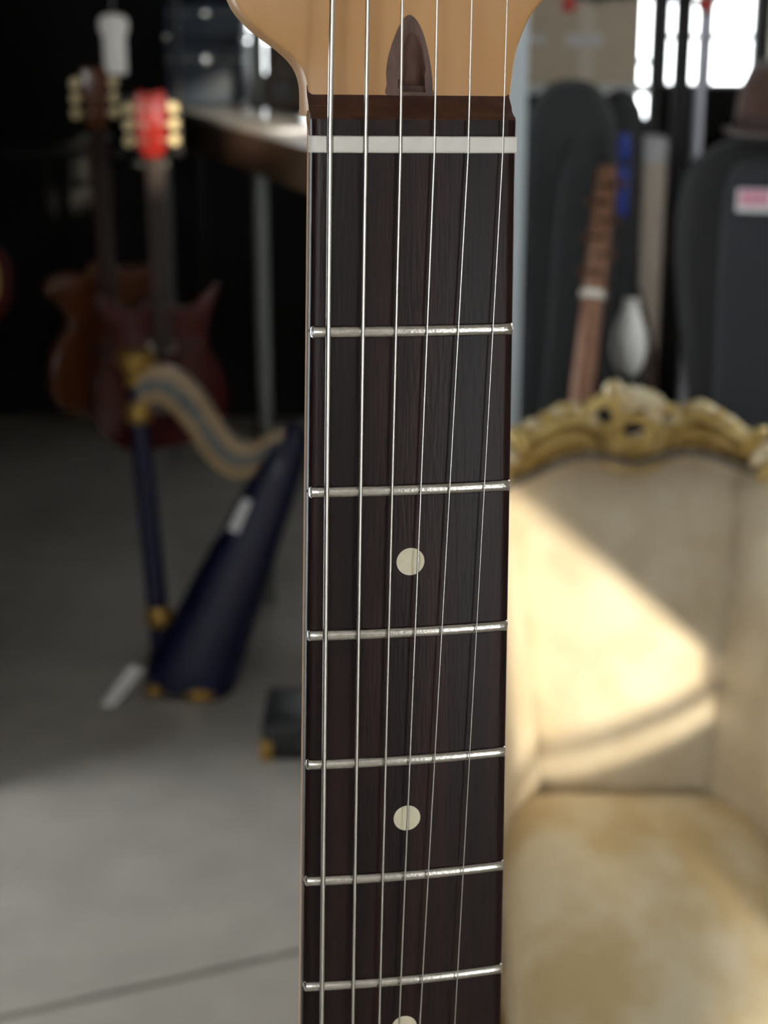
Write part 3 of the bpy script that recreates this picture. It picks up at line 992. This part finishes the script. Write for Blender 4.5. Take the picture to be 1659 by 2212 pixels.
# ================================================================== HANGING GUITARS
OUT = {
 'violin': [(0, .0), (.10, .008), (.155, .055), (.168, .12), (.150, .19), (.112, .235), (.105, .27), (.135, .305), (.165, .335), (.150, .372), (.105, .382), (.055, .375), (.028, .40)],
 'horned': [(0, .0), (.09, .006), (.15, .045), (.17, .11), (.155, .18), (.125, .235), (.118, .29), (.140, .345), (.155, .395), (.125, .38), (.085, .35), (.05, .345), (.028, .37)],
 'round': [(0, .0), (.11, .008), (.175, .06), (.195, .14), (.170, .215), (.130, .255), (.120, .285), (.138, .325), (.145, .365), (.125, .405), (.085, .43), (.04, .437), (.026, .44)]}
def hung_guitar(label, style, loc, rotz, m_body, m_head, m_neck, m_face=None, tilt=0.0, scale=1.0):
    g = thing('hanging_guitar', label, 'guitar', loc, rotz, 'guitars hanging from the black rail')
    g.rotation_euler = (0, tilt, rotz)
    g.scale = (scale,) * 3
    half = OUT[style]
    ol = [(x, 0, z) for x, z in half] + [(-x, 0, z) for x, z in reversed(half[1:])]
    ol2 = [(p.x, p.z) for p in spline(ol, 5, closed=True)]
    top = half[-1][1]
    b = obj('body', *prism(ol2, -.022, .022), m_body, g, bevel=.010, bseg=3)
    if m_face:
        obj('top_face', *prism([(x * .80, .2 + (z - .2) * .86) for x, z in ol2], -.0245, -.022), m_face, b, bevel=.002)
    nl = .62
    obj('neck', *loft([[(-.021 - .005 * (1 - t), -.030, z), (.021 + .005 * (1 - t), -.030, z), (.017, -.008, z), (0, -.002, z), (-.017, -.008, z)] for t, z in ((0, top - .10), (1, top + .33))]), m_neck, g, bevel=.003)
    obj('fingerboard', *loft([[(-.021 - .005 * (1 - t), -.036, z), (.021 + .005 * (1 - t), -.036, z), (.021, -.030, z), (-.021, -.030, z)] for t, z in ((0, top - .12), (1, top + .33))]), 'dark_wood', g)
    h = obj('headstock', *prism([(-.020, top + .33), (.020, top + .33), (.036, top + .355), (.040, top + .46), (.030, top + .485), (0, top + .475), (-.030, top + .485), (-.040, top + .46), (-.036, top + .355)], -.026, -.012), m_head, g, bevel=.003)
    for s in (-1, 1):
        for k in range(3):
            z = top + .370 + .036 * k
            t = obj('tuner', *join(tube([(s * .038, -.018, z), (s * .052, -.018, z)], .0035, 8), ellipsoid((s * .056, -.020, z), (.014, .009, .0145), 12, 8)), 'ivory', g)
            obj('post', *tube([(s * .022, -.026, z), (s * .022, -.038, z)], .0045, 8), 'chrome', t)
    for z in (top * .42, top * .68):
        obj('pickup', *vbox(-.036, .036, -.031, -.022, z - .016, z + .016), 'chrome', g, bevel=.003)
    obj('bridge', *vbox(-.04, .04, -.034, -.022, top * .25, top * .25 + .015), 'chrome', g, bevel=.002)
    for k in range(2):
        obj('knob', *tube([(.09, -.022, .08 + .06 * k), (.09, -.036, .08 + .06 * k)], .011, 12), 'black', g)
    for k in range(6):
        xk = -.016 + .0064 * k
        obj('string', *tube([(xk * 1.3, -.038, top * .26), (xk, -.0375, top + .335)], .0005, 5), 'steel', g)
    return g
hung_guitar('amber brown hanging guitar with violin shaped body, neighbour of the cherry one', 'violin', (-.80, 4.34, .575), math.radians(42), 'amber', 'amber', 'amber', scale=1.09)
hung_guitar('dark cherry red hanging guitar with pointed horns and bright red headstock', 'horned', (-.622, 4.18, .515), math.radians(28), 'cherry', 'red', 'cherry', scale=1.13)
hung_guitar('hanging guitar with honey coloured top and dark red edge', 'round', (-1.165, 4.02, .86), math.radians(30), 'cherry', 'amber', 'cherry', 'honey')
rk = thing('guitar_hanger', 'black metal hanging rail holding the row of guitars by their necks', 'rack', (-.8, 4.45, 1.2))
obj('rail', *tube([(-.75, 0, .10), (.235, 0, .10)], .012, 10), 'black_metal', rk)
for x in (-.72, .225):
    obj('drop_rod', *tube([(x, 0, .10), (x, 0, 1.70)], .010, 10), 'black_metal', rk)
for x, dy, dz, yw in ((0.0, -.11, .08, 42), (.175, -.27, .02, 28), (-.335, -.43, .50, 30)):
    ax = Vector((math.sin(math.radians(yw)), -math.cos(math.radians(yw)), 0))
    sx_ = Vector((ax.y, -ax.x, 0))
    c = Vector((x, dy, dz + .07))
    hk = obj('hook', *tube([(x, 0, .10), (x * 1.0 + .0, dy * .2, dz + .06), c - ax * .035], .007, 8), 'black_metal', rk)
    for s in (-1, 1):
        obj('prong', *tube([c - ax * .035, c + sx_ * s * .034 - ax * .02, c + sx_ * s * .036 + ax * .035], .006, 8), 'grey_metal', hk)

# ================================================================== COUNTER AND WHAT STANDS ON IT
cn = thing('counter', 'tall wooden counter with pale polished top on grey metal legs', 'counter', (-.30, 4.3, 0))
e0, e1 = Vector((-.153, 3.30)), Vector((-1.02, 6.19))
dd = (e1 - e0).normalized()
pp = Vector((dd.y, -dd.x))
if pp.x < 0:
    pp = -pp
def cpt(s, w_, z):
    q = e0 + dd * s + pp * w_
    return (q.x + .30, q.y - 4.3, z)
Lc = (e1 - e0).length
def cbox(s0, s1, w0, w1, z0, z1):
    V = [cpt(s, w_, z) for z in (z0, z1) for w_ in (w0, w1) for s in (s0, s1)]
    return V, [(0, 1, 3, 2), (4, 6, 7, 5), (0, 4, 5, 1), (1, 5, 7, 3), (3, 7, 6, 2), (2, 6, 4, 0)]
obj('apron', *cbox(0, Lc, 0.0, .28, 1.290, 1.385), 'counter', cn, bevel=.004)
obj('counter_top', *cbox(0, Lc, -.004, .285, 1.385, 1.40), 'counter_top', cn, bevel=.003)
for s in (1.02, 2.7):
    obj('leg', *join(tube([cpt(s, .11, 0.0), cpt(s, .11, 1.290)], .021, 12)), 'grey_metal', cn)
for s in (.35, 1.7, 2.7):
    obj('leg', *join(tube([cpt(s, .24, 0.0), cpt(s, .24, 1.290)], .021, 12)), 'black_metal', cn)

def flight_case(label, x0, x1, y0, y1, z0, z1):
    t = thing('flight_case', label, 'case', ((x0 + x1) / 2, (y0 + y1) / 2, z0), 0, 'flight cases on the counter')
    a, b, h = (x1 - x0) / 2, (y1 - y0) / 2, z1 - z0
    obj('shell', *vbox(-a, a, -b, b, 0.004, h * .72), 'blue_case', t, bevel=.008)
    obj('lid', *vbox(-a, a, -b, b, h * .735, h), 'blue_case', t, bevel=.008)
    obj('trim', *vbox(-a - .003, a + .003, -b - .003, b + .003, h * .71, h * .745), 'grey_metal', t)
    obj('latch', *vbox(-.015, .015, -b - .008, -b, h * .66, h * .80), 'chrome', t, bevel=.002)
    for sx in (-1, 1):
        obj('corner', *ellipsoid((sx * a, -b, .015), (.014, .014, .014)), 'chrome', t)
    return t
flight_case('wide dark blue flight case standing on the counter', -.70, -.455, 5.16, 5.46, 1.40, 1.60)
flight_case('small dark blue flight case stacked on top of the wide one', -.70, -.455, 5.18, 5.42, 1.60, 1.72)
bs = thing('counter_post', 'slim pale grey post standing on the counter beside flight cases', 'post', (-.40, 5.05, 1.40))
obj('shaft', *vbox(-.022, .022, -.02, .02, .008, .24), 'grey_metal', bs, bevel=.004)
obj('plate', *vbox(-.04, .04, -.035, .035, 0, .008), 'grey_metal', bs, bevel=.002)
sk = thing('small_speaker', 'small brown cloth speaker standing on the counter', 'speaker', (-.315, 4.95, 1.40))
obj('cabinet', *vbox(-.048, .075, -.05, .07, 0, .20), 'speaker_cloth', sk, bevel=.006)
obj('driver', *tube([(0, -.050, .06), (0, -.056, .06)], .030, 20), 'black', sk)
obj('tweeter', *tube([(0, -.050, .12), (0, -.055, .12)], .013, 16), 'black', sk)

pd = thing('added_pendant_lamp', 'small unseen pendant lamp added to brighten the near end of the counter', 'lamp', (-.11, 3.72, 2.25))  # lamp and spot added out of view to brighten the counter top
obj('shade', *loft([[(r * math.cos(2 * PI * k / 24), r * math.sin(2 * PI * k / 24), z) for k in range(24)] for r, z in ((.09, 0), (.075, .06), (.03, .12), (.012, .14))], True, False), 'black_metal', pd)
obj('cord', *tube([(0, 0, .13), (0, 0, .65)], .003, 6), 'black', pd)
lamp_data = bpy.data.lights.new('fill_spot', 'SPOT')
lamp_data.energy = 55
lamp_data.color = (1, .93, .86)
lamp_data.spot_size = math.radians(24)
lamp_data.spot_blend = .7
lamp_data.shadow_soft_size = .03
lamp_o = bpy.data.objects.new('fill_spot', lamp_data)
COL.objects.link(lamp_o)
lamp_o.parent = pd
lamp_o.location = (0, 0, .03)

ln = thing('paper_lantern', 'white cylindrical paper lantern with a weak added glow, hanging from the ceiling', 'lantern', (-.855, 5.1, 1.50))
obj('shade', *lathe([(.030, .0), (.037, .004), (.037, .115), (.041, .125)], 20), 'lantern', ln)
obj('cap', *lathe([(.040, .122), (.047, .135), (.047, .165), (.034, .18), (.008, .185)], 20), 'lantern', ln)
obj('cord', *tube([(0, 0, .18), (0, 0, 1.40)], .004, 6), 'grey_metal', ln)

# ================================================================== BAGS AND CASES ON THE RIGHT
def gig_bag(name, label, cat, loc, rotz, tilt, outline, depth, m, m_front=None, pocket=None):
    g = thing(name, label, cat, loc, rotz, 'gig bags standing behind the armchair')
    g.rotation_euler = (0, tilt, rotz)
    ol = [(p.x, p.z) for p in spline([(a, 0, b) for a, b in outline], 5, closed=True)]
    sh = obj('shell', *prism(ol, -depth / 2, depth / 2), m, g, bevel=min(.035, depth * .3), bseg=4, angle=60)
    cx = sum(p[0] for p in ol) / len(ol)
    cz = sum(p[1] for p in ol) / len(ol)
    zp = [(p[0], 0, p[1]) for p in ol]
    obj('zipper', *tube(zp + [zp[0]], .005, 6), 'black', g)
    if pocket:
        po = [(p.x, p.z) for p in spline([(a, 0, b) for a, b in pocket], 5, closed=True)]
        obj('pocket', *prism(po, -depth / 2 - .022, -depth / 2), m_front or m, g, bevel=.012, bseg=3, angle=60)
    return g
g1 = gig_bag('gig_bag', 'tall black gig bag with rounded top standing behind the brown lute', 'gig bag', (.388, 3.36, 0), 0, 0.0,
    [(-.17, .02), (-.19, .30), (-.14, .60), (-.105, .85), (-.105, 1.20), (-.095, 1.40), (-.05, 1.50), (.01, 1.52), (.065, 1.50), (.10, 1.42), (.11, 1.25), (.105, .90), (.14, .60), (.19, .30), (.17, .02)], .14, 'nylon_grey', 'nylon_grey',
    [(-.05, .55), (-.035, 1.0), (-.02, 1.30), (.03, 1.42), (.075, 1.30), (.085, 1.0), (.09, .55)])
obj('handle', *tube(spline([(-.10, -.06, 1.02), (-.125, -.07, 1.06), (-.125, -.07, 1.14), (-.10, -.06, 1.18)], 4), .008, 8), 'black', g1)
g2 = gig_bag('gig_bag', 'narrow black gig bag with blue label strips, tucked behind the taller one', 'gig bag', (.555, 3.74, 0), 0, 0.0,
    [(-.10, .02), (-.13, .3), (-.08, .7), (-.06, 1.0), (-.06, 1.35), (-.04, 1.46), (.0, 1.49), (.04, 1.46), (.055, 1.38), (.06, 1.0), (.06, .7), (.09, .3), (.07, .02)], .10, 'nylon')
for z0, z1 in ((1.335, 1.395), (1.205, 1.320)):
    obj('label_strip', *vbox(-.006, .020, -.054, -.0495, z0, z1), 'blue_label', g2, bevel=.001)
g3 = gig_bag('gig_bag', 'large navy gig bag with pink and white patch, beside the window', 'gig bag', (.745, 3.04, 0), math.radians(-14), 0.0,
    [(-.21, .02), (-.23, .35), (-.17, .65), (-.125, .85), (-.15, 1.05), (-.168, 1.22), (-.150, 1.36), (-.08, 1.415), (.02, 1.42), (.10, 1.40), (.16, 1.32), (.17, 1.05), (.16, .7), (.23, .35), (.21, .02)], .16, 'nylon', 'navy_nylon',
    [(-.085, .50), (-.075, .90), (-.080, 1.20), (-.070, 1.36), (.0, 1.385), (.10, 1.36), (.135, 1.2), (.13, .9), (.14, .50)])
lb = obj('patch', *vbox(-.055, .012, -.106, -.100, 1.292, 1.335), 'white_label', g3, bevel=.002)
obj('print', *vbox(-.050, .007, -.1075, -.1055, 1.303, 1.333), 'pink_label', lb)

# long-necked lute leaning between chair and bag
lu = thing('long_necked_lute', 'brown wooden lute neck with pegs leaning against the tall black gig bag', 'lute', (.385, 2.86, 0))
a0, a1 = Vector((-.050, -.01, .42)), Vector((.056, .245, 1.365))
def on(t):
    return a0.lerp(a1, t)
axl = (a1 - a0).normalized()
rings = []
for t in [i / 12 for i in range(13)]:
    c = on(t)
    wv = .027 - .007 * t
    rings.append([tuple(c + Vector((wv * math.cos(a), .8 * wv * math.sin(a), 0))) for a in [2 * PI * k / 12 for k in range(12)]])
obj('neck', *loft(rings[:10]), 'lute_wood', lu)
c0, c1 = on(.74), on(1.0)
obj('pegbox', *loft([[tuple(c + Vector((sx * (.022 - .004 * q), sy * .018, 0))) for sx, sy in ((-1, -1), (1, -1), (1, 1), (-1, 1))] for q, c in ((0, c0), (.5, c0.lerp(c1, .5)), (1, c1))]), 'lute_wood', lu, bevel=.004)
obj('nut_band', *tube([on(.735), on(.75)], .026, 12), 'bone', lu)
for k in range(6):
    c = on(.79 + .035 * k)
    s = 1 if k % 2 else -1
    obj('peg', *join(tube([c - Vector((0, .024, 0)) + Vector((-s * .010, 0, 0)), c + Vector((s * .028, -.012, 0))], .0055, 8), ellipsoid(tuple(c + Vector((s * .032, -.012, 0))), (.007, .006, .011))), 'lute_peg', lu)
rings = []
for t, rx, ry in ((0, .02, .02), (.08, .09, .06), (.25, .13, .09), (.5, .135, .095), (.75, .10, .075), (.92, .05, .045), (1, .027, .024)):
    c = Vector((-.075, -.045, .010)).lerp(a0 + Vector((0, 0, .06)), t)
    rings.append([tuple(c + Vector((rx * math.cos(a), ry * math.sin(a), 0))) for a in [2 * PI * k / 20 for k in range(20)]])
obj('bowl', *loft(rings), 'lute_wood', lu)

# hat on the navy bag
ht = thing('felt_hat', 'brown felt hat resting on top of the navy gig bag', 'hat', (.795, 3.02, 1.424))
obj('crown', *lathe([(.122, .012), (.124, .05), (.118, .095), (.104, .128), (.07, .146), (.02, .140)], 28), 'felt', ht)
V, F = lathe([(.110, .006), (.130, .006), (.146, .014), (.147, .018), (.130, .014), (.110, .016)], 32)
obj('brim', V, F, 'felt', ht)
obj('hat_band', *lathe([(.1245, .016), (.1255, .018), (.1255, .040), (.1245, .042)], 28), 'felt_band', ht)

# storage rack with carton
rkk = thing('storage_rack', 'dark metal storage rack with a white shelf carrying the carton', 'rack', (.59, 4.81, 0))
obj('shelf', *vbox(-.20, .175, -.22, .22, 1.455, 1.482), 'white_paint', rkk, bevel=.003)
obj('shelf', *vbox(-.20, .175, -.22, .22, .20, .225), 'white_paint', rkk, bevel=.003)
for x in (-.215, .19):
    for y in (-.2, .2):
        obj('upright', *vbox(x - .015, x + .015, y - .015, y + .015, 0, 2.1), 'black_metal', rkk)
cb = thing('cardboard_carton', 'large tan cardboard carton on the white rack shelf', 'box', (.582, 4.78, 1.482))
obj('body', *vbox(-.172, .155, -.16, .16, 0, .34), 'cardboard', cb, bevel=.003)
obj('tape', *vbox(-.02, .02, -.1615, -.16, .0, .34), 'paper_tan', cb)
obj('shipping_label', *vbox(-.060, .045, -.163, -.1605, .105, .140), 'paper', cb)
obj('shipping_label', *vbox(-.168, -.120, -.163, -.1605, .115, .135), 'paper', cb)

# tall post and pale tube in front of the window
po = thing('display_post', 'dark grey metal post rising to the ceiling beside the window', 'post', (.728, 3.92, 0))
obj('shaft', *vbox(-.020, .020, -.02, .02, 0.01, 2.88), 'black_metal', po, bevel=.003)
obj('foot_plate', *vbox(-.022, .022, -.03, .03, 0, .01), 'black_metal', po, bevel=.002)
pt = thing('pale_tube', 'slim pale lavender metal tube standing against the dark grey post', 'tube', (.762, 3.85, 0))
obj('shaft', *tube([(0, 0, .01), (0, 0, 2.88)], .013, 14), 'lavender', pt)
obj('foot_cap', *lathe([(.0165, 0), (.0165, .012), (.014, .02)], 14), 'black', pt)

# rolled paper, brown case, white vase behind the chair
rp = thing('paper_roll', 'tall tan paper roll with white end standing behind gig bags', 'roll', (.764, 4.50, 0))
obj('roll', *lathe([(.044, .0), (.045, 1.29)], 24), 'paper_tan', rp)
obj('end_sleeve', *lathe([(.046, 1.27), (.047, 1.275), (.047, 1.335), (.030, 1.345), (.012, 1.335)], 24), 'white_label', rp)
bc = thing('brown_case', 'brown leather instrument case leaning behind the armchair', 'case', (.775, 4.22, 0))
bc.rotation_euler = (math.radians(-4), math.radians(-6), 0)
obj('shell', *prism([(p.x, p.z) for p in spline([(-.09, 0, .02), (-.10, 0, .4), (-.085, 0, .8), (-.05, 0, 1.03), (-.01, 0, 1.08), (.02, 0, 1.0), (.06, 0, .8), (.09, 0, .4), (.08, 0, .02)], 5, closed=True)], -.05, .05), 'brown_case', bc, bevel=.015, bseg=3)
obj('clasp', *vbox(-.035, .0, -.058, -.05, .72, .76), 'chrome', bc, bevel=.003)
obj('strap', *vbox(-.105, .08, -.056, .056, .58, .61), 'felt_band', bc)
vst = thing('vase_stand', 'slim black stand behind the armchair carrying the white vase', 'stand', (.567, 3.52, 0))
obj('table_top', *lathe([(.040, .84), (.043, .845), (.043, .86)], 24), 'black', vst)
obj('pole', *tube([(0, 0, .012), (0, 0, .84)], .010, 12), 'black', vst)
obj('base', *lathe([(.050, 0), (.050, .008), (.012, .02)], 24), 'black', vst)
vz = tag(obj('vase', *lathe([(.020, .0), (.034, .02), (.042, .06), (.038, .10), (.024, .14), (.017, .165), (.020, .175), (.015, .176)], 24), 'ceramic'), 'white ceramic vase standing on the slim black stand', 'vase')
vz.location = (.567, 3.52, .86)

# garland along the top of the opening
gd = thing('garland', 'dark green garland strung high in front of the carton', 'garland', (.45, 3.6, 1.650))
pth = spline([(-.12, 0, .08), (.0, 0, .045), (.14, 0, .050), (.28, 0, .040), (.46, 0, .09)], 8)
obj('strand', *tube(pth, .006, 6), 'garland', gd)
V, F = [], []
for k in range(420):
    p = pth[random.randrange(len(pth) - 1)].lerp(pth[random.randrange(len(pth) - 1)], 0.0) + Vector((random.uniform(-.01, .01), 0, 0))
    d = Vector((random.uniform(-1, 1), random.uniform(-1, 1), random.uniform(-1, 1))).normalized() * random.uniform(.02, .035)
    s = d.cross(Vector((.3, .5, .8))).normalized() * .0022
    n = len(V)
    V += [p - s, p + s, p + d]
    F.append((n, n + 1, n + 2))
nd = obj('needles', V, F, 'garland', gd, smooth=False)
nd['kind'] = 'stuff'
for x, y_, m, lab in ((-.045, 0, 'red', 'red bauble hanging on the garland nearer the guitar neck'), (.255, 0, 'red', 'red bauble hanging on the garland nearer the window')):
    b = thing('bauble', lab, 'bauble', (.45 + x, 3.56, 1.670), 0, 'baubles on the garland')
    obj('ball', *ellipsoid((0, 0, .008), (.018, .018, .018), 16, 10), m, b)
    obj('cap', *lathe([(.005, .024), (.005, .032)], 8), 'harp_gold', b)
